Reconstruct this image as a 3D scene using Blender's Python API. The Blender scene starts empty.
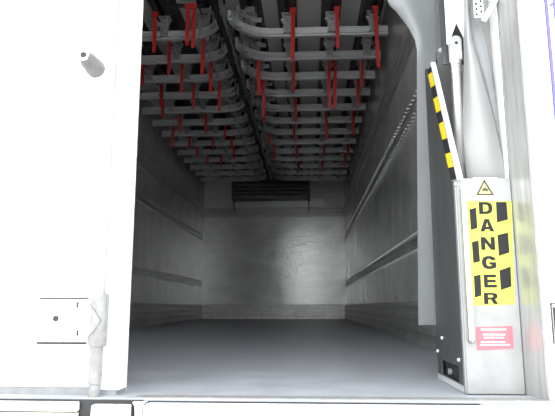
import bpy, bmesh, math, random
from mathutils import Vector, Matrix
random.seed(7)
scene = bpy.context.scene
COL = scene.collection

# ------------------------------------------------------------------ camera
FPX, CX, CY, CAMZ = 565.0, 277.5, 208.0, 0.22          # focal length in pixels of a 555x416 frame
PITCH = math.atan(98 / FPX)
YAW = math.atan(30.5 / FPX * math.cos(PITCH))
cam_data = bpy.data.cameras.new('camera')
cam_data.sensor_fit = 'HORIZONTAL'; cam_data.sensor_width = 36.0
cam_data.lens = 36.0 * FPX / 555.0
cam_data.clip_start = 0.02
cam = bpy.data.objects.new('camera', cam_data); COL.objects.link(cam)
cam.location = (0, 0, CAMZ); cam.rotation_euler = (math.pi / 2 + PITCH, 0, YAW)
scene.camera = cam

# ------------------------------------------------------------------ sky, exposure
world = bpy.data.worlds.new('overcast_sky'); scene.world = world
world.use_nodes = True
bg = world.node_tree.nodes['Background']
bg.inputs['Color'].default_value = (0.95, 0.98, 1.0, 1); bg.inputs['Strength'].default_value = 1.0
scene.view_settings.view_transform = 'Standard'; scene.view_settings.look = 'None'
scene.view_settings.gamma = 1.0; scene.view_settings.use_curve_mapping = False
scene.view_settings.exposure = 2.3
scene.cycles.max_bounces = 16; scene.cycles.diffuse_bounces = 12; scene.cycles.glossy_bounces = 6

# pixel -> point on a plane of the scene
_fw = Vector((-math.sin(YAW) * math.cos(PITCH), math.cos(YAW) * math.cos(PITCH), math.sin(PITCH)))
_rt = Vector((math.cos(YAW), math.sin(YAW), 0)); _up = _rt.cross(_fw)
def ray(x, y): return _fw + _rt * ((x - CX) / FPX) - _up * ((y - CY) / FPX)
O = Vector((0, 0, CAMZ))
def onY(x, y, Y): r = ray(x, y); return O + r * (Y / r.y)
def onX(x, y, X): r = ray(x, y); return O + r * (X / r.x)
def onZ(x, y, Z): r = ray(x, y); return O + r * ((Z - CAMZ) / r.z)

# ------------------------------------------------------------------ materials
MATS = {}
def mat(name, col, rough=0.5, metal=0.0, var=0.0, scale=6.0, bump=0.0, bscale=40.0, stretch=(1, 1, 1),
        spec=0.5, rvar=0.0, col2=None, transl=0.0, coat=0.0):
    m = bpy.data.materials.new(name); m.use_nodes = True; MATS[name] = m
    nt = m.node_tree; b = nt.nodes['Principled BSDF']
    b.inputs['Base Color'].default_value = (*col, 1); b.inputs['Roughness'].default_value = rough
    b.inputs['Metallic'].default_value = metal; b.inputs['Specular IOR Level'].default_value = spec
    b.inputs['Coat Weight'].default_value = coat
    tc = nt.nodes.new('ShaderNodeTexCoord'); mp = nt.nodes.new('ShaderNodeMapping')
    mp.inputs['Scale'].default_value = stretch
    nt.links.new(tc.outputs['Object'], mp.inputs['Vector'])
    n = nt.nodes.new('ShaderNodeTexNoise'); n.inputs['Scale'].default_value = scale
    n.inputs['Detail'].default_value = 6; n.inputs['Roughness'].default_value = 0.62
    nt.links.new(mp.outputs['Vector'], n.inputs['Vector'])
    if var > 0 or col2:
        r = nt.nodes.new('ShaderNodeValToRGB')
        c2 = col2 or tuple(max(0, c * (1 - var)) for c in col)
        r.color_ramp.elements[0].position = 0.3; r.color_ramp.elements[1].position = 0.68
        r.color_ramp.elements[0].color = (*c2, 1); r.color_ramp.elements[1].color = (*col, 1)
        nt.links.new(n.outputs['Fac'], r.inputs['Fac']); nt.links.new(r.outputs['Color'], b.inputs['Base Color'])
    if rvar > 0:
        mr = nt.nodes.new('ShaderNodeMapRange')
        mr.inputs['From Min'].default_value = 0.3; mr.inputs['From Max'].default_value = 0.7
        mr.inputs['To Min'].default_value = max(0.02, rough - rvar); mr.inputs['To Max'].default_value = min(1, rough + rvar)
        nt.links.new(n.outputs['Fac'], mr.inputs['Value']); nt.links.new(mr.outputs['Result'], b.inputs['Roughness'])
    if bump > 0:
        n2 = nt.nodes.new('ShaderNodeTexNoise'); n2.inputs['Scale'].default_value = bscale
        n2.inputs['Detail'].default_value = 4
        nt.links.new(mp.outputs['Vector'], n2.inputs['Vector'])
        bp = nt.nodes.new('ShaderNodeBump'); bp.inputs['Strength'].default_value = bump; bp.inputs['Distance'].default_value = 0.01
        nt.links.new(n2.outputs['Fac'], bp.inputs['Height']); nt.links.new(bp.outputs['Normal'], b.inputs['Normal'])
    if transl > 0:
        out = nt.nodes['Material Output']; t = nt.nodes.new('ShaderNodeBsdfTranslucent')
        t.inputs['Color'].default_value = (*col, 1)
        mx = nt.nodes.new('ShaderNodeMixShader'); mx.inputs['Fac'].default_value = transl
        nt.links.new(b.outputs['BSDF'], mx.inputs[1]); nt.links.new(t.outputs['BSDF'], mx.inputs[2])
        nt.links.new(mx.outputs['Shader'], out.inputs['Surface'])
    return m

mat('floor_resin', (0.365, 0.382, 0.415), 0.40, var=0.22, scale=7.0, bump=0.05, bscale=60, rvar=0.08)
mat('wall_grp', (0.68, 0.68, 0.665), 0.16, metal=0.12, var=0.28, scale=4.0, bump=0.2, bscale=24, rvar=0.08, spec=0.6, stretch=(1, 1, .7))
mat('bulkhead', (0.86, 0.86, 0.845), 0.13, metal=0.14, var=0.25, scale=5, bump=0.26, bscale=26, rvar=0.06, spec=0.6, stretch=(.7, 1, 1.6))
mat('ceiling_grp', (0.85, 0.84, 0.82), 0.45, var=0.10, scale=2.0)
mat('alu', (0.72, 0.73, 0.73), 0.38, metal=0.4, var=0.15, scale=9)
mat('alu_trim', (0.50, 0.50, 0.50), 0.35, metal=0.4, var=0.2, scale=12, stretch=(0.4, 0.4, 4))
mat('alu_skirt', (0.58, 0.58, 0.57), 0.32, metal=0.45, var=0.3, scale=8)
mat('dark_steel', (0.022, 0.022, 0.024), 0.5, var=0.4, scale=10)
mat('bracket_metal', (0.55, 0.56, 0.56), 0.35, metal=0.5, var=0.4, scale=30)
mat('red_plastic', (0.62, 0.035, 0.035), 0.45, var=0.25, scale=12)
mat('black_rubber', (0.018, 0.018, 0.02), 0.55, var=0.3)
mat('grey_rubber', (0.16, 0.16, 0.155), 0.7, var=0.35, scale=60, bump=0.3, bscale=200)
mat('unit_dark', (0.11, 0.115, 0.115), 0.5, var=0.3)
mat('unit_slat', (0.20, 0.205, 0.205), 0.45, var=0.3)
mat('white_paint', (0.86, 0.865, 0.86), 0.38, var=0.03, scale=3, coat=0.2)
mat('grey_plate', (0.17, 0.172, 0.175), 0.4, metal=0.2, var=0.15, scale=12)
mat('hinge_steel', (0.25, 0.25, 0.246), 0.45, var=0.35, scale=40)
mat('white_steel', (0.62, 0.625, 0.62), 0.4, var=0.12, scale=18)
mat('grey_seal', (0.26, 0.27, 0.28), 0.6, var=0.3, scale=20)
mat('stainless', (0.48, 0.48, 0.47), 0.33, metal=0.6, var=0.3, scale=10, bump=0.05, bscale=20, stretch=(6, 6, 0.6))
mat('column_panel', (0.29, 0.293, 0.29), 0.34, metal=0.2, var=0.22, scale=14)
mat('side_plate', (0.12, 0.122, 0.126), 0.42, metal=0.5, var=0.35, scale=8, stretch=(3, 3, 0.5))
mat('pvc', (0.37, 0.385, 0.395), 0.28, var=0.12, scale=8, transl=0.35, stretch=(3, 3, 0.6))
mat('pvc_white', (0.36, 0.365, 0.36), 0.3, var=0.12, scale=5, transl=0.25, stretch=(3, 3, .6))
mat('yellow_label', (0.47, 0.52, 0.06), 0.4, var=0.05)
mat('print_black', (0.018, 0.018, 0.02), 0.75, var=0.1, spec=0.25)
mat('red_label', (0.60, 0.12, 0.145), 0.4, var=0.15, scale=30)
mat('print_white', (0.86, 0.84, 0.78), 0.5)
mat('sticker_white', (0.84, 0.84, 0.82), 0.4)
mat('pale_yellow', (0.62, 0.58, 0.20), 0.4)
mat('print_brown', (0.05, 0.045, 0.02), 0.5)
mat('hazard_yellow', (0.80, 0.62, 0.02), 0.45, var=0.1)
mat('blue_trim', (0.12, 0.11, 0.42), 0.4, var=0.1)
mat('ground_concrete', (0.68, 0.67, 0.65), 0.9, var=0.15, scale=1.2)
mat('cream_paint', (0.78, 0.72, 0.58), 0.5, var=0.06)

# ------------------------------------------------------------------ mesh helpers
class MB:
    def __init__(s): s.v = []; s.f = []; s.smooth = False
    def box(s, x0, x1, y0, y1, z0, z1):
        n = len(s.v)
        for x, y, z in ((x0,y0,z0),(x1,y0,z0),(x1,y1,z0),(x0,y1,z0),(x0,y0,z1),(x1,y0,z1),(x1,y1,z1),(x0,y1,z1)):
            s.v.append(Vector((x, y, z)))
        for q in ((0,3,2,1),(4,5,6,7),(0,1,5,4),(1,2,6,5),(2,3,7,6),(3,0,4,7)): s.f.append([n + i for i in q])
        return s
    def prism(s, pts, off):
        """closed polygon (3D points) extruded by the vector off"""
        n = len(s.v); k = len(pts); off = Vector(off)
        s.v += [Vector(p) for p in pts] + [Vector(p) + off for p in pts]
        s.f.append([n + i for i in range(k)][::-1]); s.f.append([n + k + i for i in range(k)])
        for i in range(k):
            j = (i + 1) % k; s.f.append([n + i, n + j, n + k + j, n + k + i])
        return s
    def tube(s, path, rad, seg=10, caps=True):
        n = len(s.v); path = [Vector(p) for p in path]
        rads = rad if isinstance(rad, (list, tuple)) else [rad] * len(path)
        ref = Vector((0, 0, 1))
        for i, p in enumerate(path):
            t = (path[min(i + 1, len(path) - 1)] - path[max(i - 1, 0)])
            if t.length < 1e-9: t = path[-1] - path[0]
            t.normalize()
            r = ref if abs(t.dot(ref)) < 0.95 else Vector((1, 0, 0))
            a = t.cross(r).normalized(); b = a.cross(t).normalized()
            for k in range(seg):
                th = 2 * math.pi * k / seg
                s.v.append(p + (a * math.cos(th) + b * math.sin(th)) * rads[i])
        for i in range(len(path) - 1):
            for k in range(seg):
                k2 = (k + 1) % seg; A = n + i * seg; B = A + seg
                s.f.append([A + k, A + k2, B + k2, B + k])
        if caps:
            s.f.append([n + k for k in range(seg)][::-1])
            m = n + (len(path) - 1) * seg; s.f.append([m + k for k in range(seg)])
        return s
    def sweep(s, path, prof):
        """profile (u, v) swept along a path lying flat: u = sideways, v = up"""
        n = len(s.v); k = len(prof); path = [Vector(p) for p in path]
        for i, p in enumerate(path):
            t = path[min(i + 1, len(path) - 1)] - path[max(i - 1, 0)]; t.z = 0; t.normalize()
            side = Vector((t.y, -t.x, 0))
            for u, v in prof: s.v.append(p + side * u + Vector((0, 0, v)))
        for i in range(len(path) - 1):
            for j in range(k):
                j2 = (j + 1) % k; A = n + i * k; B = A + k
                s.f.append([A + j, A + j2, B + j2, B + j])
        s.f.append([n + j for j in range(k)]); m = n + (len(path) - 1) * k
        s.f.append([m + j for j in range(k)][::-1])
        return s
    def sheet(s, rows, thick):
        """grid of points with thickness along -normal approx (given vector or number along +Y)"""
        n = len(s.v); R = len(rows); C = len(rows[0]); off = Vector((0, thick, 0))
        for row in rows: s.v += [Vector(p) for p in row]
        for row in rows: s.v += [Vector(p) + off for p in row]
        h = R * C
        for i in range(R - 1):
            for j in range(C - 1):
                a = n + i * C + j; s.f.append([a, a + 1, a + C + 1, a + C]); s.f.append([a + h, a + C + h, a + C + 1 + h, a + 1 + h])
        for i in range(R - 1):
            for j in (0, C - 1):
                a = n + i * C + j; s.f.append([a, a + C, a + C + h, a + h])
        for j in range(C - 1):
            for i in (0, R - 1):
                a = n + i * C + j; s.f.append([a, a + 1, a + 1 + h, a + h])
        return s
    def mesh(s, name):
        me = bpy.data.meshes.new(name); me.from_pydata([tuple(v) for v in s.v], [], s.f)
        bm = bmesh.new(); bm.from_mesh(me); bmesh.ops.recalc_face_normals(bm, faces=bm.faces); bm.to_mesh(me); bm.free()
        return me
    def build(s, name, m, parent=None, bevel=0, smooth=False, loc=None):
        me = s.mesh(name); me.materials.append(MATS[m])
        return link(name, me, parent, bevel, smooth, loc)
def link(name, me, parent=None, bevel=0, smooth=False, loc=None):
    o = bpy.data.objects.new(name, me); COL.objects.link(o)
    if parent: o.parent = parent
    if loc: o.location = loc
    if smooth:
        for p in me.polygons: p.use_smooth = True
        e = o.modifiers.new('edges', 'EDGE_SPLIT'); e.split_angle = math.radians(40)
    if bevel:
        b = o.modifiers.new('bevel', 'BEVEL'); b.width = bevel; b.segments = 2; b.limit_method = 'ANGLE'
    return o
def tag(o, label, cat, group=None):
    o['label'] = label; o['category'] = cat
    if group: o['group'] = group
    return o
def struct(o, label=None):
    o['kind'] = 'structure'
    if label: o['label'] = label
    return o
def empty(name, loc=(0, 0, 0)):
    o = bpy.data.objects.new(name, None); COL.objects.link(o); o.location = loc; o.empty_display_size = 0.1
    return o
ORD = ['first', 'second', 'third', 'fourth', 'fifth', 'sixth', 'seventh', 'eighth', 'ninth', 'tenth', 'eleventh', 'twelfth', 'thirteenth', 'fourteenth']

# ------------------------------------------------------------------ the box body
XL, XR, YB, ZC = -1.85, 0.655, 9.90, 2.62
YF = 1.41                                              # rear edge of the load floor
T = 0.07
struct(MB().box(XL - T, XR + T, YF, YB + T, -0.12, 0).build('floor', 'floor_resin'), 'worn grey resin load floor of the truck body')
struct(MB().box(XL - T, XR + T, 1.45, YB + T, ZC, ZC + T).build('ceiling', 'ceiling_grp'), 'pale grey ceiling above the meat rails')
struct(MB().box(XL - T, XL, 1.60, YB + T, 0, ZC).build('wall_left', 'wall_grp'), 'grey glossy left side wall of the load space')
struct(MB().box(XR, XR + T, 1.60, YB + T, 0, ZC).build('wall_right', 'wall_grp'), 'grey glossy right side wall of the load space')
struct(MB().box(XL, XR, YB, YB + T, 0, ZC).build('wall_back', 'bulkhead'), 'grey glossy bulkhead at the far end of the load space')
struct(MB().box(-60, 60, -60, 60, -1.35, -1.25).build('ground', 'ground_concrete'), 'pale concrete yard the truck stands on')

def strip_profile(kind):
    if kind == 'mould':   # (out, z) moulding at head height
        return [(0, 1.775), (.022, 1.775), (.022, 1.80), (.012, 1.808), (.012, 1.835), (.026, 1.845), (.026, 1.875), (.012, 1.885), (.012, 1.92), (.02, 1.93), (.02, 1.95), (0, 1.95)]
    if kind == 'skirt':
        p = [(0, 0), (.028, 0)]
        for z in (.055, .125, .195):
            p += [(.028, z - .02), (.016, z - .012), (.016, z + .012), (.028, z + .02)]
        return p + [(.028, .235), (0, .245)]
def wall_strip(kind, side, y0=1.62):
    m = MB(); pr = strip_profile(kind)
    if side == 'left':  m.prism([(XL + o, y0, z) for o, z in pr], (0, YB - y0, 0))
    if side == 'right': m.prism([(XR - o, y0, z) for o, z in pr], (0, YB - y0, 0))
    if side == 'back':  m.prism([(XL + .03, YB - o, z) for o, z in pr], (XR - XL - .06, 0, 0))
    return m
for i, side in enumerate(('left', 'right', 'back')):
    struct(wall_strip('skirt', side).build('baseboard_' + side, 'alu_skirt'), 'ribbed metal kick strip along the foot of the %s wall' % side)
    struct(wall_strip('mould', side).build('trim_%d' % (i + 1), 'alu_trim'), 'ribbed moulding high on the %s wall' % side)
# lashing rails on the side walls
def lashing(side, z, label):
    s = 1 if side == 'left' else -1; X = XL if side == 'left' else XR
    root = empty('lashing_rail', (X, 1.7, z - .05)); y1 = YB - .12 - 1.7
    h = .05
    pr = [(0, .01), (.007, .012), (.007, .028), (.002, .032), (.002, .07), (.007, .074), (.007, .09), (0, .092)]
    MB().prism([(s * o, 0, zz) for o, zz in pr], (0, y1, 0)).build('rail_strip', 'alu_skirt', root)
    t = MB(); k = 0.10
    while k < y1 - .1:
        t.box(*sorted((s * .002, s * .020)), k, k + .009, .094, .102); t.box(*sorted((s * .002, s * .018)), k + .03, k + .039, -.004, .004); k += .075
    o = t.build('anchor_lugs', 'bracket_metal', root); o['kind'] = 'stuff'; o['label'] = 'rows of small anchor lugs'
    tag(root, label, 'lashing rail', 'lashing rails on the side walls')
lashing('left', 1.40, 'upper lugged lashing rail along the left wall')
lashing('left', 0.60, 'lower lugged lashing rail along the left wall')
lashing('right', 1.40, 'upper lugged lashing rail along the right wall')
lashing('right', 0.60, 'lower lugged lashing rail along the right wall')

# rear frame: header over the doorway, left closed panel, right hand frame
struct(MB().box(XL - T, XR + .30, 1.45, 1.60, 2.55, ZC).build('trim_6', 'white_paint'), 'white header beam over the rear doorway')
struct(MB().box(XL - T, -.535, 1.53, 1.60, 0.0, 2.55).build('wall_front', 'white_paint'), 'white rear frame panel behind the left door leaf')

# ------------------------------------------------------------------ refrigeration unit on the far wall
u0, u1 = onY(232, 178, 9.55), onY(310, 197, 9.55)
ux0, ux1, uz0, uz1 = u0.x, u1.x, u1.z, 2.46
unit = empty('refrigeration_unit', ((ux0 + ux1) / 2, YB, uz0))
def L(p, o): return [Vector(q) - Vector(o.location) for q in p]
def local(mb, o):
    for i in range(len(mb.v)): mb.v[i] = mb.v[i] - Vector(o.location)
    return mb
local(MB().box(ux0 + .02, ux1 - .02, 9.62, YB, uz0, uz1), unit).build('housing', 'unit_dark', unit)
for k in range(5):
    z = uz0 + .03 + k * (uz1 - uz0 - .05) / 5
    local(MB().prism([(ux0 + .04, 9.55, z), (ux0 + .04, 9.565, z - .012), (ux0 + .04, 9.625, z + .03), (ux0 + .04, 9.61, z + .042)], (ux1 - ux0 - .08, 0, 0)), unit).build('louvre', 'unit_slat', unit)
for x in (ux0, ux1 - .035):
    local(MB().box(x, x + .035, 9.54, YB, uz0 - .02, uz1 + .12), unit).build('end_bracket', 'unit_dark', unit)
for x in (ux0 + .01, ux1 - .03):
    local(MB().prism([(x, 9.56, uz0 - .02), (x, 9.585, uz0 - .02), (x, 9.89, uz0 - .19), (x, 9.87, uz0 - .2)], (.015, 0, 0)), unit).build('stay', 'black_rubber', unit)
local(MB().box(ux0 + .02, ux1 - .02, 9.57, 9.62, uz0 - .005, uz0 + .02), unit).build('drip_tray', 'unit_slat', unit)
tag(unit, 'dark louvred refrigeration unit high on the far wall', 'cooling unit')
# cover plate right of the unit on the far wall
tag(MB().box(-.62, .30, YB - .012, YB, 1.97, 2.10).build('wall_plate', 'alu', bevel=.003), 'flat pale metal plate on the far wall below the refrigeration unit', 'plate')

# ------------------------------------------------------------------ ceiling beams, rails
BEAMX = [-1.45, -1.10, -0.74, -0.42, -0.14, 0.20, 0.515]
BZ0 = 2.45
beam_lbl = ['leftmost', 'second', 'third', 'fourth', 'fifth', 'sixth', 'rightmost']
bm_ = MB()
pr = [(-.07, 0), (-.02, 0), (-.02, .05), (.02, .05), (.02, 0), (.07, 0), (.07, ZC - BZ0), (-.07, ZC - BZ0)]
bm_.prism([(u, 0, v) for u, v in pr], (0, 8.15, 0))
bme = bm_.mesh('ceiling_beam'); bme.materials.append(MATS['dark_steel'])
for i, x in enumerate(BEAMX):
    o = link('ceiling_beam', bme, loc=(x, 1.70, BZ0))
    tag(o, ('%s dark steel beam running lengthwise under the ceiling' % beam_lbl[i]) if i in (0, 6) else '%s dark steel lengthwise ceiling beam counted from the left wall' % beam_lbl[i], 'beam', 'dark lengthwise ceiling beams')

RAILY = [4.07 + .4205 * k for k in range(13)]
ZR = 2.30                                             # middle of the rail
RPROF = [(-.012, .036), (.012, .036), (.012, .028), (.008, .024), (.008, -.010), (-.006, -.010), (-.006, -.022), (.022, -.024), (.022, -.038), (-.012, -.038)]
# hanger bracket (origin on the rail, beam above)
hb = MB()
hb.box(-.030, -.022, -.028, .028, -.01, BZ0 - ZR); hb.box(.022, .030, -.028, .028, -.01, BZ0 - ZR)
hb.box(-.030, .030, -.03, .03, .037, .047); hb.box(-.045, .045, -.04, .04, BZ0 - ZR - .010, BZ0 - ZR)
for sx in (-.036, .036): hb.tube([(sx, -.03, .07), (sx, -.044, .07)], .008, 6)
hb.tube([(-.05, -.02, .10), (.05, -.02, .10)], .007, 6)
hb.box(-.022, .022, -.036, -.028, -.012, .125)
hb.tube([(0, -.036, .09), (0, -.044, .09)], .009, 6); hb.tube([(0, -.036, .02), (0, -.044, .02)], .008, 6)
hbm = hb.mesh('hanger_bracket'); hbm.materials.append(MATS['bracket_metal'])
XM = -0.59                                            # centre track
def half_rail(side):
    m = MB(); R = .30; pts = []
    if side == 'right':
        pts = [(XR - .025, 0, 0), (.3, 0, 0), (0, 0, 0)]
        c = (XM + .04 + R, -R)
        for k in range(13):
            a = math.pi / 2 + math.pi / 2 * k / 12
            pts.append((c[0] + R * math.cos(a), c[1] + R * math.sin(a), 0))
        m.sweep(pts, [(-u, v) for u, v in RPROF])
    else:
        pts = [(XL + .08, 0, 0), (-1.4, 0, 0), (-1.05, 0, 0)]
        c = (XM - .04 - R, -R)
        for k in range(13):
            a = math.pi / 2 - math.pi / 2 * k / 12
            pts.append((c[0] + R * math.cos(a), c[1] + R * math.sin(a), 0))
        m.sweep(pts, RPROF)
    me = m.mesh('track'); me.materials.append(MATS['alu']); return me
TR = {'left': half_rail('left'), 'right': half_rail('right')}
def blade(side):
    s = 1 if side == 'right' else -1; m = MB(); pts = []
    for k in range(7):
        a = math.pi / 2 * k / 6
        pts.append((XM + s * (.10 + .16 * (1 - math.cos(a))), -.30 + .20 * math.sin(a), .058))
    m.sweep(pts, [(-.006, .016), (.006, .016), (.006, -.016), (-.006, -.016)])
    me = m.mesh('switch_blade'); me.materials.append(MATS['bracket_metal']); return me
def yoke(side):
    s = 1 if side == 'right' else -1; m = MB()
    m.tube([(XM + s * .05, -.24, .05), (XM + s * .10, -.16, .10), (XM + s * .17, -.10, BZ0 - ZR)], .011, 6)
    m.tube([(XM + s * .17, -.02, .05), (XM + s * .13, -.12, .12)], .009, 6)
    m.box(XM + s * .17 - .035, XM + s * .17 + .035, -.14, -.06, BZ0 - ZR - .008, BZ0 - ZR)
    m.prism([(XM + s * .06, -.27, -.04), (XM + s * .085, -.22, -.04), (XM + s * .12, -.20, -.04), (XM + s * .12, -.185, -.04), (XM + s * .07, -.20, -.04)], (0, 0, -.012))
    m.box(XM + s * .09 - .006, XM + s * .09 + .006, -.225, -.205, -.052, .06)
    me = m.mesh('switch_yoke'); me.materials.append(MATS['bracket_metal']); return me
BL = {s: blade(s) for s in TR}; YK = {s: yoke(s) for s in TR}
for i, y in enumerate(RAILY):
    for side in ('left', 'right'):
        root = empty('cross_rail', (0, y, ZR))
        link('track', TR[side], root); link('switch_blade', BL[side], root); link('switch_yoke', YK[side], root)
        for x in BEAMX:
            if (side == 'right' and x > XM + .1) or (side == 'left' and x < XM - .3):
                link('hanger_bracket', hbm, root, loc=(x, 0, 0))
        if side == 'left': link('hanger_bracket', hbm, root, loc=(-.80, -.0, 0))
        tag(root, '%s curved-end aluminium meat rail from the doorway on the %s of the centre track' % (ORD[i], side), 'meat rail', 'cross rails under the ceiling')

ct = empty('centre_track', (XM, 1.8, ZR))
MB().sweep([(0, 0, 0), (0, 7.4, 0)], [(-.010, .04), (.010, .04), (.010, -.03), (-.010, -.03)]).build('track', 'bracket_metal', ct)
chb = MB().box(-.02, .02, -.02, .02, .04, ZC - ZR).box(-.06, .06, -.03, .03, ZC - ZR - .012, ZC - ZR)
chm = chb.mesh('drop_hanger'); chm.materials.append(MATS['dark_steel'])
for k in range(9): link('drop_hanger', chm, ct, loc=(0, .2 + k * .84, 0))
tag(ct, 'dark centre track running from the doorway to the far wall', 'meat rail')
# black cable sagging under the centre track
cp = [(XM - .015 + .012 * math.sin(k * 1.7), 3.2 + k * .19, ZR - .082 + .010 * math.sin(k * 2.3)) for k in range(32)]
tag(MB().tube(cp, .019, 8).build('black_cable', 'black_rubber', smooth=True), 'black cable slung below the centre track', 'cable')

# red hanging straps: (x, top y, bottom y) read in the photograph, hung from the beams in front of the rails

REDS = [(155,15,52),(188,9,45),(194,11,47),(293,7,60),(337,8,48),(375,8,68),
        (169,42,75),(203,41,75),(143,58,75),(182,64,92),(211,65,92),(161.5,82,108),(193.5,82,109),(219.5,82,111),
        (258,64,95),(263,80,120),(293.5,56,92),(295,90,122),(294,116,140),(329,62,112),(335.5,66,108),(326,112,140),(362,60,86),(358,82,106),(353,108,135),
        (180,113,133),(173,122,148),(206,112,133),(213,129,151),(234.5,138,158),(264,104,122),(270,127,144),(273.5,143,160),
        (163,98,118),(190,128,146),(197,140,156),(225,120,140),(232,128,146),(208,148,164),(221,152,166),
        (297,138,156),(324,138,156),(348,134,152),(345,150,166),(322,154,168),(299,155,169)]
smesh = {}
def strap_mesh(h):
    if h in smesh: return smesh[h]
    m = MB(); w = .014
    prof = [(-w, 0), (w, 0), (w * 1.05, -h * .5), (w * .95, -h + .02), (w * .5, -h), (-w * .5, -h), (-w * .95, -h + .02), (-w, -h * .5)]
    m.prism([(u, -.005, v) for u, v in prof], (0, .010, 0))
    m.box(-.022, .022, -.012, .012, -.03, .004)
    me = m.mesh('red_strap'); me.materials.append(MATS['red_plastic']); smesh[h] = me; return me
rows = {}

for px, t, b in REDS:
    p = onZ(px, t, 2.45)
    i = min(range(13), key=lambda k: abs(RAILY[k] - .05 - p.y))
    q = onY(px, t, RAILY[i] - .095); off = .095
    d = max(0, q.x + .93) if q.x < XM else max(0, -.25 - q.x)     # beside the curved rail ends: hang clear of the curve
    if d: off += .30 - math.sqrt(max(0, .09 - d * d))
    if abs(q.x - XM) < .26: off = .355
    elif abs(q.x - XM) < .34: off = max(off, .20)
    yy = RAILY[i] - off; q = onY(px, t, yy); e = onY(px, b, yy); x = q.x
    h = round(min(.5, max(.25, 2.45 - e.z)), 2)
    rows.setdefault(i, []).append((x, h, yy))
ordl = ['leftmost', 'second', 'third', 'fourth', 'fifth', 'sixth', 'seventh', 'eighth', 'ninth']
for i, lst in rows.items():
    lst.sort()
    for k, (x, h, yy) in enumerate(lst):
        bx = min(BEAMX, key=lambda v: abs(v - x))
        if i == 0 and -1.05 < x < -.8: bx = -1.10 if k == 1 else -.74
        if abs(bx - x) < .075: me = strap_mesh(h)
        else:                                       # hung from a short arm that reaches to the beam
            e = bx + (.05 if x > bx else -.05) - x; me = strap_mesh(h).copy(); b_ = bmesh.new(); b_.from_mesh(me)
            g = bmesh.ops.create_cube(b_, size=1, matrix=Matrix.Translation((e / 2, 0, -.008)) @ Matrix.Diagonal((abs(e) + .03, .02, .022, 1)))
            me.materials.append(MATS['dark_steel'])
            for f in {f for v in g['verts'] for f in v.link_faces}: f.material_index = 1
            b_.to_mesh(me); b_.free()
        o = link('red_strap', me, loc=(x, yy, 2.446))
        if abs(bx - x) < .075: o.rotation_euler = (0, random.uniform(-.03, .03), random.uniform(-.25, .25))
        word = ordl[k] + (' from left' if k else '')
        if k == len(lst) - 1 and k: word = 'rightmost'
        tag(o, 'red strap at the %s cross rail from the doorway, %s in its row' % (ORD[i], word), 'strap', 'red straps hanging among the meat rails')

# ------------------------------------------------------------------ left door leaf with hinge, post
YD = 1.45
door = empty('door_1', (-.53, YD, 0.015)); struct(door, 'white rear door leaf left of the doorway')
def part(mb, name, m, root, **k): return local(mb, root).build(name, m, root, **k)
part(MB().box(-1.92, -.53, YD, YD + .07, .018, 2.5), 'leaf', 'white_paint', door, bevel=.004)
part(MB().box(-1.92, -.535, YD + .005, YD + .05, -.006, .018), 'bottom_seal', 'grey_seal', door)
hx0, hz0 = onY(35, 342, 1.435).x, onY(35, 342, 1.435).z
hx1, hz1 = onY(91, 299, 1.435).x, onY(91, 299, 1.435).z
YH = 1.428
h = part(MB().box(onY(24, 300, YD).x, hx1 + .01, YD - .003, YD, hz0 + .002, hz1 - .002), 'hinge', 'white_paint', door)
def sub(mb, name, m, **k):
    o = local(mb, door).build(name, m, h, **k); return o
sub(MB().box(hx0 + .006, hx1 - .01, YH + .003, YD - .003, hz0 - .005, hz1 + .004), 'bracket_shade_strip', 'black_rubber')  # dark strip below the bracket: its underside shade put in as black colour
sub(MB().box(hx0, hx1, YH, YD - .003, hz0, hz1), 'hinge_bracket', 'white_paint', bevel=.004)
sub(MB().box(onY(64, 300, YH).x, hx1 + .005, YH - .006, YH, hz0 + .012, hz1 - .010), 'raised_lip', 'white_paint', bevel=.003)
sx = onY(24, 320, YD).x
sub(MB().box(sx - .0025, sx, YD - .004, YD, hz0 + .002, hz1 - .002), 'plate_edge', 'grey_seal')
sub(MB().box(onY(64, 300, YH).x - .0012, hx1 + .005, YH - .003, YH - .001, hz0 + .0105, hz1 - .0085), 'lip_seam', 'hinge_steel')
bc = onY(56, 318.5, YH)
sub(MB().tube([(bc.x, YH + .002, bc.z), (bc.x, YH - .003, bc.z)], .0075, 10), 'bolt', 'dark_steel')
for py in (305, 333):
    q = onY(77.5, py, YH - .006)
    sub(MB().box(q.x - .003, q.x + .003, YH - .007, YH - .005, q.z - .007, q.z + .007), 'slot', 'dark_steel')
kx = onY(99.5, 320, 1.43).x
kz0, kz1 = onY(99, 347, 1.41).z, onY(99, 293, 1.41).z
sub(MB().tube([(kx, 1.425, kz0), (kx, 1.425, kz0 + .004), (kx, 1.425, kz1 - .004), (kx, 1.425, kz1)], [.019, .022, .022, .019], 20), 'knuckle', 'hinge_steel', smooth=True)
tz = (hz0 + hz1) / 2
pts = []
for a, dz in ((-60, .04), (-10, .028), (35, 0), (-10, -.028), (-60, -.04)):
    an = math.radians(a); pts.append((kx + .0235 * math.sin(an), 1.425 - .0235 * math.cos(an), tz + dz))
sub(MB().tube(pts, .0014, 5), 'tongue_edge', 'grey_rubber')
part(MB().tube([(kx - .002, 1.425, -.09), (kx - .002, 1.425, .03), (kx - .002, 1.425, .031), (kx - .002, 1.425, kz0)], [.0145, .0145, .0165, .0165], 16), 'pivot_rod', 'hinge_steel', door, smooth=True)
part(MB().box(kx + .0, kx + .035, YD - .012, YD, kz0 + .012, kz1 - .006), 'keeper', 'white_steel', door, bevel=.003)
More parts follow.
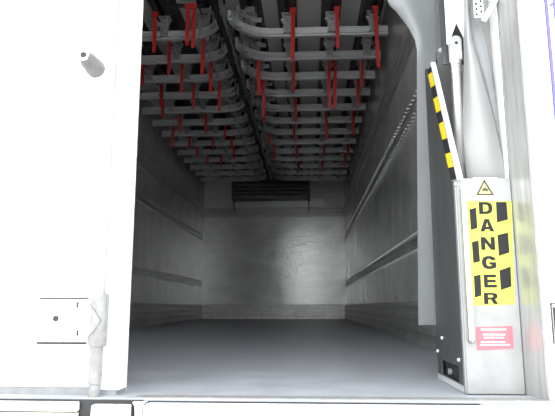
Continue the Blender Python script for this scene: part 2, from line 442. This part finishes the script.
# buffer stub
b0 = onY(96, 69, YD)
bf = empty('door_buffer', (b0.x, YD, b0.z))
prof = [(.026, 0), (.026, -.012), (.024, -.02), (.0225, -.055), (.019, -.062), (.0175, -.085), (.0155, -.088)]
MB().tube([(0, y, 0) for r, y in prof], [r for r, y in prof], 20).build('rubber_body', 'grey_rubber', bf, smooth=True)
rg = MB(); rg.tube([(.0115 * math.cos(a * math.pi / 10), -.088, .0115 * math.sin(a * math.pi / 10)) for a in range(21)], .004, 8, caps=False)
rg.build('end_ring', 'alu', bf, smooth=True)
MB().tube([(0, -.087, 0), (0, -.0895, 0)], .0085, 12).build('bore', 'black_rubber', bf)
tag(bf, 'grey rubber buffer stub sticking out of the white door', 'buffer')
# door post
post = empty('trim_7', (-.49, YD, .012)); struct(post, 'white post on the left of the doorway')
part(MB().box(-.523, -.472, YD - .004, YD + .05, .012, 2.55), 'post', 'white_paint', post, bevel=.004)
part(MB().box(-.5245, -.5205, YD - .0055, YD - .004, .04, 2.44), 'seam', 'grey_seal', post)
part(MB().prism([(-.523, YD, .0), (-.482, YD, .0), (-.474, YD + .048, .0), (-.523, YD + .048, .0)], (0, 0, .012)), 'foot_seal', 'grey_seal', post)
part(MB().box(-.497, -.487, YD - .008, YD - .004, .87, .885), 'clip', 'white_steel', post, bevel=.001)
part(MB().box(-.53, -.50, YD + .055, YD + .14, .0, 2.55), 'inner_jamb', 'white_paint', post)

# ------------------------------------------------------------------ sill
sill = empty('trim_8', (0, 1.38, -.05)); struct(sill, 'white rear sill under the doorway')
part(MB().box(-.386, 1.0, 1.355, 1.402, -.16, -.008), 'sill_beam', 'white_paint', sill, bevel=.005)
part(MB().box(-.387, .40, 1.402, 1.41, -.10, -.006), 'black_seal', 'black_rubber', sill)
part(MB().box(-.42, .60, 1.41, 1.445, 0.0, .0025), 'tread_edge', 'hinge_steel', sill)
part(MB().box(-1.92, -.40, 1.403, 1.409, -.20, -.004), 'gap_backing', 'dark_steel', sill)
part(MB().box(-.517, -.425, 1.375, 1.40, -.20, -.012), 'corner_block', 'white_paint', sill, bevel=.004)
part(MB().box(-1.92, -.553, 1.385, 1.40, -.029, -.007), 'left_sill_strip', 'white_paint', sill, bevel=.003)
part(MB().box(-1.92, -.555, 1.390, 1.40, -.16, -.033), 'left_sill_face', 'cream_paint', sill)
part(MB().prism([(-.420, 1.385, -.006), (-.390, 1.385, -.006), (-.396, 1.385, -.016), (-.398, 1.385, -.05), (-.412, 1.385, -.05), (-.414, 1.385, -.016)], (0, .015, 0)), 'latch_keeper', 'white_steel', sill)
part(MB().box(-1.92, 1.0, 1.41, 1.60, -.40, -.12), 'rear_crossmember', 'dark_steel', sill)

# ------------------------------------------------------------------ right pillar
pil = empty('trim_9', (.6, 1.43, 0)); struct(pil, 'bright metal and white pillar on the right of the doorway')
A = onZ(523, 388, 0.004); A.y = 1.5; A.x = .542
B = Vector((.562, 1.425, 0))
part(MB().prism([(A.x, A.y, 0), (A.x + .01, A.y + .03, 0), (B.x + .01, B.y + .006, 0), (B.x, B.y, 0)], (0, 0, 2.45)), 'polished_return', 'stainless', pil)
part(MB().box(B.x, B.x + .005, B.y - .004, B.y + .05, 0, 2.45), 'seal', 'grey_seal', pil)
part(MB().box(B.x + .005, .633, 1.415, 1.50, -.012, 2.45), 'pillar_face', 'white_paint', pil, bevel=.004)
part(MB().box(.633, .639, 1.412, 1.48, -.012, 2.45), 'blue_edge', 'blue_trim', pil)
part(MB().box(.639, .651, 1.408, 1.48, -.012, 2.45), 'white_edge', 'white_paint', pil, bevel=.002)
for z in (.72, .86, 1.0, 1.14): part(MB().tube([(.645, 1.409, z), (.645, 1.404, z)], .004, 8), 'rivet', 'grey_rubber', pil)
part(MB().box(.651, .80, 1.405, 1.60, -.012, 2.45), 'blue_corner', 'blue_trim', pil)
part(MB().box(.545, XR + T, 1.505, 1.60, 0, 2.55), 'inner_frame', 'white_paint', pil)
la, lb = onY(549.5, 303, 1.415), onY(555, 344, 1.415)
lt = part(MB().box(la.x, la.x + .045, 1.4135, 1.415, lb.z, la.z), 'latch_plate', 'white_steel', pil)
for q in ((la.x, la.x + .003, lb.z, la.z), (la.x, la.x + .045, la.z - .003, la.z), (la.x + .006, la.x + .012, lb.z + .005, la.z - .01)):
    local(MB().box(q[0], q[1], 1.411, 1.4135, q[2], q[3]), pil).build('latch_rim', 'dark_steel', lt)

# ------------------------------------------------------------------ tail lift column
col = empty('tail_lift_column', (.47, 1.6, 0))
tag(col, 'metal tail lift column with yellow danger sign right of the doorway', 'lift column')
YP = 1.50; XS = .399
pz1 = onY(490, 178, YP).z
fp = part(MB().box(XS, .541, YP, YP + .006, 0.002, pz1), 'front_panel', 'column_panel', col, bevel=.002)
# side plate with sloping front edge and a cut-out near the floor
def yz(poly, name, m, x0=XS, th=.006, parent=col):
    return part(MB().prism([(x0, y, z) for y, z in poly], (th, 0, 0)), name, m, parent)
YR = 1.815
c0, c1 = onX(441, 361, XS), onX(459.5, 381, XS)
cy1, cy0 = c0.y, c1.y; cz1, cz0 = .062, .019
sp = MB()
for poly in ([(YP + .006, .002), (cy0, .002), (cy0, pz1), (YP + .006, pz1)], [(cy0, cz1), (cy1, cz1), (cy1, pz1), (cy0, pz1)],
             [(cy0, .002), (cy1, .002), (cy1, cz0), (cy0, cz0)], [(cy1, .002), (YR + .012, .002), (YR, pz1), (cy1, pz1)],
             [(YP + .045, pz1), (YR, pz1), (YR, 1.0), (1.80, 1.0)]):
    sp.prism([(XS, y, z) for y, z in poly], (.006, 0, 0))
part(sp, 'side_plate', 'side_plate', col)
part(MB().box(XS + .012, XS + .03, cy0 - .03, cy1 + .09, .002, cz1 + .03), 'cutout_back', 'black_rubber', col)
part(MB().tube([(XS + .012, (cy0 + cy1) / 2 + .03, .034), (XS + .004, (cy0 + cy1) / 2 + .03, .034)], .009, 10), 'pivot_pin', 'bracket_metal', col)
part(MB().box(XS - .004, XS, YP + .004, YP + .02, .002, pz1), 'front_edge', 'column_panel', col)
part(MB().box(XS - .004, XS, YP + .02, YR, .002, .017), 'bottom_flange', 'alu', col)
for (px, py) in ((455.5, 184), (437.5, 351), (458.5, 360), (441.8, 338)):
    q = onX(px, py, XS - .002)
    part(MB().tube([(XS, q.y, q.z), (XS - .005, q.y, q.z)], [.0055, .004], 8), 'bolt', 'alu', col)
# sloping hazard strip and its white edge bar
top_, bot_ = onX(426.5, 64, XS - .001), onX(452.5, 182, XS - .001)
def sl(px_y, dx):   # point on the strip's rear line at image row, shifted dx forward
    t = (px_y - 64) / (182 - 64)
    q = onX(426.5 + 26 * t, px_y, XS - .001); return (q.y - dx, q.z)
cuts = [70, 75, 88, 99, 113, 124, 140, 154, 168, 180]
for k in range(len(cuts) - 1):
    a, b2 = cuts[k], cuts[k + 1]
    p1, p2 = sl(a, 0), sl(b2, 0); p3 = sl(b2 + 3, .052); p4 = sl(a + 3, .052)
    yz([p1, p2, p3, p4], 'hazard_band', 'hazard_yellow' if k % 2 else 'print_black', XS - .004, .003)
e1, e2 = sl(70, .050), sl(184, .050); f1, f2 = sl(70, .062), sl(184, .062)
yz([e1, e2, f2, f1], 'edge_bar', 'white_steel', XS - .004, .014)
# panel behind the drapes, with rivets
part(MB().box(.47, .541, 1.565, 1.571, pz1 - .02, 2.2), 'back_panel', 'column_panel', col)
for px, py in ((492, 33), (494.5, 67), (497.5, 102), (501, 137)):
    q = onY(px, py, 1.562); part(MB().tube([(q.x, 1.565, q.z), (q.x, 1.559, q.z)], [.005, .0035], 8), 'rivet', 'alu', col)
part(MB().box(.5375, .541, 1.507, 1.565, pz1, 2.2), 'panel_lip', 'white_paint', col, bevel=.001)
g0, g1 = onY(434.5, 0, 1.74), onY(446.5, 0, 1.74)
part(MB().box(g0.x, g1.x, 1.74, 1.746, .70, 2.2), 'guide_plate', 'grey_plate', col)
q = onY(441.5, 50, 1.738); part(MB().tube([(q.x, 1.74, q.z), (q.x, 1.732, q.z)], [.009, .006], 10), 'bolt', 'alu', col)
# perforated strip and diagonal brace near the top of the picture
a0, a1 = onY(473.5, 0, 1.50), onY(483, 0, 1.50)
ps = part(MB().box(a0.x, a1.x, 1.502, 1.505, onY(478, 17, 1.5).z, 1.45), 'perforated_strip', 'white_steel', col)
for k in range(26):
    for j in (0, 1):
        z = onY(478, 14, 1.5).z + k * .016; x = a0.x + (.25 + .5 * j) * (a1.x - a0.x)
        local(MB().tube([(x, 1.5025, z + j * .008), (x, 1.5008, z + j * .008)], .0035, 6), col).build('hole', 'print_black', ps)
d0, d1 = onY(481, 20, 1.497), onY(496, -6, 1.497)
dv = (d1 - d0).normalized(); dn = Vector((-dv.z, 0, dv.x))
d2 = d0 + dv * .30
part(MB().prism([d0, d0 + dn * -.010, d2 + dn * -.010, d2], (0, .004, 0)), 'diagonal_brace', 'bracket_metal', col)
part(MB().prism([d0 + dn * -.010, d0 + dn * -.014, d2 + dn * -.014, d2 + dn * -.010], (0, -.006, 0)), 'brace_flange', 'white_steel', col)
# thin white rod in front of the panel
r0, r1 = onY(472.3, 343, YP - .012), onY(471.2, 186, YP - .012)
part(MB().tube([(r0.x, YP - .012, r0.z), (r0.x, YP - .012, r0.z + .003), (r0.x, YP - .012, r1.z), (r0.x, YP - .012, r1.z + .004)], [.004, .0065, .0065, .004], 12), 'guide_rod', 'white_paint', col, smooth=True)
part(MB().tube([(r0.x, YP, r0.z + .004), (r0.x, YP - .018, r0.z + .004)], .006, 10), 'rod_clip', 'grey_rubber', col)
part(MB().tube([(r0.x, YP, r1.z - .004), (r0.x, YP - .018, r1.z - .004)], .006, 10), 'rod_clip', 'white_steel', col)

def flat(pix, name, m, parent, y=YP - .001, th=.0008, shift=col):
    pts = [onY(px, py, y) for px, py in pix]
    return local(MB().prism([(p.x, y, p.z) for p in pts], (0, th, 0)), shift).build(name, m, parent)
YL = YP - .001
l0, l1 = onY(461.5, 201, YL), onY(511.5, 201, YL); l2, l3 = onY(515, 304.5, YL), onY(467.3, 306, YL)
lab = part(MB().prism([(l0.x, YL, l0.z), (l1.x, YL, l1.z), (l2.x, YL, l2.z), (l3.x, YL, l3.z)], (0, .001, 0)), 'danger_label', 'yellow_label', col)
lab['label'] = 'yellow sign reading DANGER downwards between black slanted blocks'
YK2 = YL - .0006
for quad in ([(469.5,209.5),(476,207.5),(477.5,228),(471,230)], [(472,242),(478.5,240.5),(480,261.5),(473.5,263)], [(474,276),(480.5,274.5),(481.5,295.5),(475,297.5)],
             [(496,202),(506.5,202),(508,219.5),(497,222.5)], [(497.5,235),(508,232.5),(509.5,252.5),(499,256)], [(499.5,270.5),(510.5,266.5),(511.5,286.5),(501,290)]):
    flat(quad, 'black_block', 'print_black', lab, YK2, .0005)
LET = [('D',479,492.4,202,214),('A',480,494,219,231.5),('N',481,495,237,249.8),('G',482,496,256,269),('E',484,496.6,274.5,287.5),('R',484,498,292.8,304)]
def ringpoly(out, inn):
    return [[out[k], out[(k + 1) % len(out)], inn[(k + 1) % len(inn)], inn[k]] for k in range(len(out))]
def q(x0, x1, y0, y1): return [(x0, y0), (x1, y0), (x1, y1), (x0, y1)]
W_, H_ = .30, .22                                     # stroke widths of the heavy capitals in a unit square
dOut = [(0, 0), (.62, 0), (.9, .12), (1, .35), (1, .65), (.9, .88), (.62, 1), (0, 1)]
dIn = [(W_, H_), (.55, H_), (.66, .28), (.7, .4), (.7, .6), (.66, .72), (.55, 1 - H_), (W_, 1 - H_)]
gOut = [(1, .70), (.9, .9), (.65, 1), (.35, 1), (.1, .88), (0, .62), (0, .38), (.1, .12), (.35, 0), (.65, 0), (1, .12)]
gIn = [(.69, .66), (.62, .75), (.56, .78), (.45, .78), (.36, .72), (.31, .58), (.31, .42), (.36, .28), (.45, .22), (.58, .22), (.70, .27)]
rOut = [(0, .40), (.62, .40), (.9, .48), (.97, .62), (.97, .80), (.9, .93), (.62, 1), (0, 1)]
rIn = [(W_, .58), (.55, .58), (.64, .62), (.67, .67), (.67, .75), (.64, .79), (.55, .82), (W_, .82)]
GLYPH = {
    'D': ringpoly(dOut, dIn),
    'A': [[(0, 0), (.30, 0), (.60, 1), (.34, 1)], [(.70, 0), (1, 0), (.66, 1), (.46, 1)], q(.26, .74, .17, .37)],
    'N': [q(0, W_, 0, 1), q(1 - W_, 1, 0, 1), [(0, 1), (.30, 1), (1, 0), (.70, 0)]],
    'G': ringpoly(gOut, gIn)[:-1] + [q(.70, 1, .12, .50), q(.52, 1, .34, .52)],
    'E': [q(0, W_, 0, 1), q(0, 1, 0, H_), q(0, .93, .39, .60), q(0, .98, 1 - H_, 1)],
    'R': ringpoly(rOut, rIn) + [q(0, W_, 0, .6), [(.68, 0), (1, 0), (.78, .45), (.48, .45)]]}
def letter(ch, x0, x1, z0, z1, y, name, m, parent):
    mb = MB()
    for k, poly in enumerate(GLYPH[ch]):
        mb.prism([(x0 + u * (x1 - x0), y - .00004 * k, z0 + v * (z1 - z0)) for u, v in poly], (0, .0004, 0))
    return local(mb, col).build(name, m, parent)
for ch, x0, x1, t, b in LET:
    p, q = onY(x0, b, YK2), onY(x1, t, YK2)
    xm = (x0 + x1) / 2
    letter(ch, onY(x0, (t + b) / 2, YK2).x, onY(x1, (t + b) / 2, YK2).x, onY(xm, b, YK2).z, onY(xm, t, YK2).z, YK2, 'letter', 'print_black', lab)
# warning triangle
st = flat([(473, 177.5), (497, 177.5), (497.5, 200), (474, 200)], 'sticker', 'sticker_white', col, YL, .0008)
st['label'] = 'small sticker with a yellow warning triangle'
flat([(484.2, 178.4), (494.8, 195.6), (475.6, 195.6)], 'triangle_border', 'print_brown', st, YL - .0005, .0004)
flat([(484.2, 183.0), (491.0, 193.5), (479.1, 193.5)], 'triangle', 'pale_yellow', st, YL - .0010, .0004)
flat([(482, 189), (485, 187), (488.5, 189.5), (487.5, 192), (484.5, 190.5), (482.5, 192)], 'hand_symbol', 'print_brown', st, YL - .0015, .0004)
# red notice with pale unreadable lines
rn = flat([(475.8, 327), (512.5, 326), (513.8, 348.7), (477, 350.5)], 'red_notice', 'red_label', col, YL, .0008)
rn['label'] = 'red notice with five lines of pale small print'
for y, x0, x1, hh in ((329.6, 481, 506, 1.6), (334.6, 483, 505.5, 1.2), (337.6, 484, 504, 1.1), (342.2, 481, 506, 1.1), (344.9, 480, 510, 1.1)):
    x = x0
    while x < x1 - 2:
        w = min(random.choice((3.2, 4.5, 5.5)), x1 - x)
        flat([(x, y - hh / 2), (x + w, y - hh / 2 - .05), (x + w, y + hh / 2 - .05), (x, y + hh / 2)], 'print_line', 'print_white', rn, YL - .0005, .0004); x += w + .8

# lift ram
yr = 1.62
rc = onY(455, 45, yr)
ram = empty('lift_ram', (rc.x, yr, .3))
zt = onY(455, 38, yr).z; zb = onY(455, 61, yr).z
mm = MB(); w = .0165
pl = [(-w, zb), (w, zb), (w, zt - .012)] + [(w * math.cos(a * math.pi / 6), zt - .012 + .014 * math.sin(a * math.pi / 6)) for a in range(1, 6)] + [(-w, zt - .012)]
mm.prism([(rc.x + u, yr - .014, z) for u, z in pl], (0, .028, 0)); local(mm, ram).build('clevis', 'white_steel', ram, bevel=.002)
zh = onY(454.7, 45, yr).z
local(MB().tube([(rc.x, yr - .013, zh), (rc.x, yr - .016, zh)], .0045, 10), ram).build('clevis_pin', 'black_rubber', ram)
local(MB().tube([(rc.x, yr, zb), (rc.x, yr, zb - .012), (rc.x, yr, zb - .013), (rc.x, yr, .3)], [.0155, .0155, .0125, .0125], 16), ram).build('piston_rod', 'white_steel', ram, smooth=True)
for k in range(2): local(MB().tube([(rc.x, yr, zb - .016 - k * .014), (rc.x, yr, zb - .02 - k * .014)], .0145, 14), ram).build('collar', 'white_steel', ram)
local(MB().prism([(rc.x - .03, 1.655, .95), (rc.x + .035, 1.655, .95), (rc.x + .035, 1.655, 1.35), (rc.x - .03, 1.655, 1.35)], (0, .006, 0)), ram).build('mounting_plate', 'side_plate', ram)
local(MB().tube([(rc.x, 1.655, zh), (rc.x, 1.634, zh)], .010, 10), ram).build('mounting_boss', 'bracket_metal', ram)
tag(ram, 'white lift ram with pinned clevis between the column and the white drape', 'lift ram')

# ------------------------------------------------------------------ plastic drapes
def interp(tab, y):
    for (y0, *a), (y1, *b) in zip(tab, tab[1:]):
        if y0 <= y <= y1:
            t = (y - y0) / (y1 - y0); return [p + (q - p) * t for p, q in zip(a, b)]
    return list(tab[-1][1:]) if y > tab[-1][0] else list(tab[0][1:])
def drape(tab, depth, name, m, ys, label, cols=13, th=.003):
    rows_ = []
    for y in ys:
        xl, xr = interp(tab, y); row = []
        for j in range(cols):
            u = j / (cols - 1); d = depth(u, y)
            row.append(onY(xl + (xr - xl) * u, y, d))
        rows_.append(row)
    o = MB().sheet(rows_, th).build(name, m, smooth=True)
    return tag(o, label, 'drape', 'plastic drapes by the lift column')
# translucent flap sweeping down beside the doorway
tabA = [(-90, 372, 441), (-40, 379, 441), (0, 387.5, 441), (5, 389.5, 441), (11, 396, 440), (20, 403, 439), (30, 410, 438), (40, 415, 437), (50, 417, 436), (100, 417, 434), (200, 417.5, 435), (325, 418.5, 438)]
def dA(u, y):
    t = max(0, min(1, (60 - y) / 110))
    return 1.875 - .05 * t * math.sin(u * math.pi) - .02 * math.sin(u * 7) * t + .012 * u
drape(tabA, dA, 'curtain_flap', 'pvc', [-90, -60, -40, -20, -8, 0, 3, 6, 9, 12, 16, 20, 25, 30, 35, 40, 45, 50, 60, 80, 120, 180, 250, 325], 'long translucent plastic flap hanging along the right edge of the dark doorway')
# white drape over the column
tabB = [(-80, 462, 466), (-40, 463, 467), (0, 464, 468.5), (12, 464, 469.2), (40, 464, 472.5), (65, 464, 480), (90, 463.5, 486.8), (115, 463, 493), (155, 464, 502), (183, 468, 508)]
drape(tabB, lambda u, y: 1.538 - (.008 + .03 * max(0, math.sin(math.pi * min(1, max(0, y / 183))))) * math.sin(u * math.pi) ** .8 - .008 * u, 'white_drape', 'pvc_white', [-80, -40, -15, 0, 12, 25, 40, 52, 65, 78, 90, 115, 135, 155, 170, 183], 'wide white plastic drape tucked behind the top of the danger panel')
tabC = [(-80, 464, 474), (0, 466, 476), (22, 467, 480.5), (45, 470, 486.5), (90, 484, 494), (140, 496, 504), (178, 504, 509.5)]
drape(tabC, lambda u, y: 1.556 - .008 * u - .006 * math.sin(u * math.pi), 'grey_drape', 'pvc', [-80, -40, 0, 11, 22, 33, 45, 60, 75, 90, 115, 140, 178], 'narrow grey plastic drape edge curving behind the white drape', cols=7)
# white notched plate above the ram
yn = 1.585
np_ = [(444.5, -90), (444.6, 0), (447, 44), (448.5, 44), (456.4, 22.5), (464, 37.5), (465.5, 36), (468, 0), (467, -90)]
o = MB().prism([onY(x, y, yn) for x, y in np_], (0, .004, 0)).build('notched_plate', 'white_paint')
tag(o, 'white plate with an inverted V notch above the lift ram', 'plate')
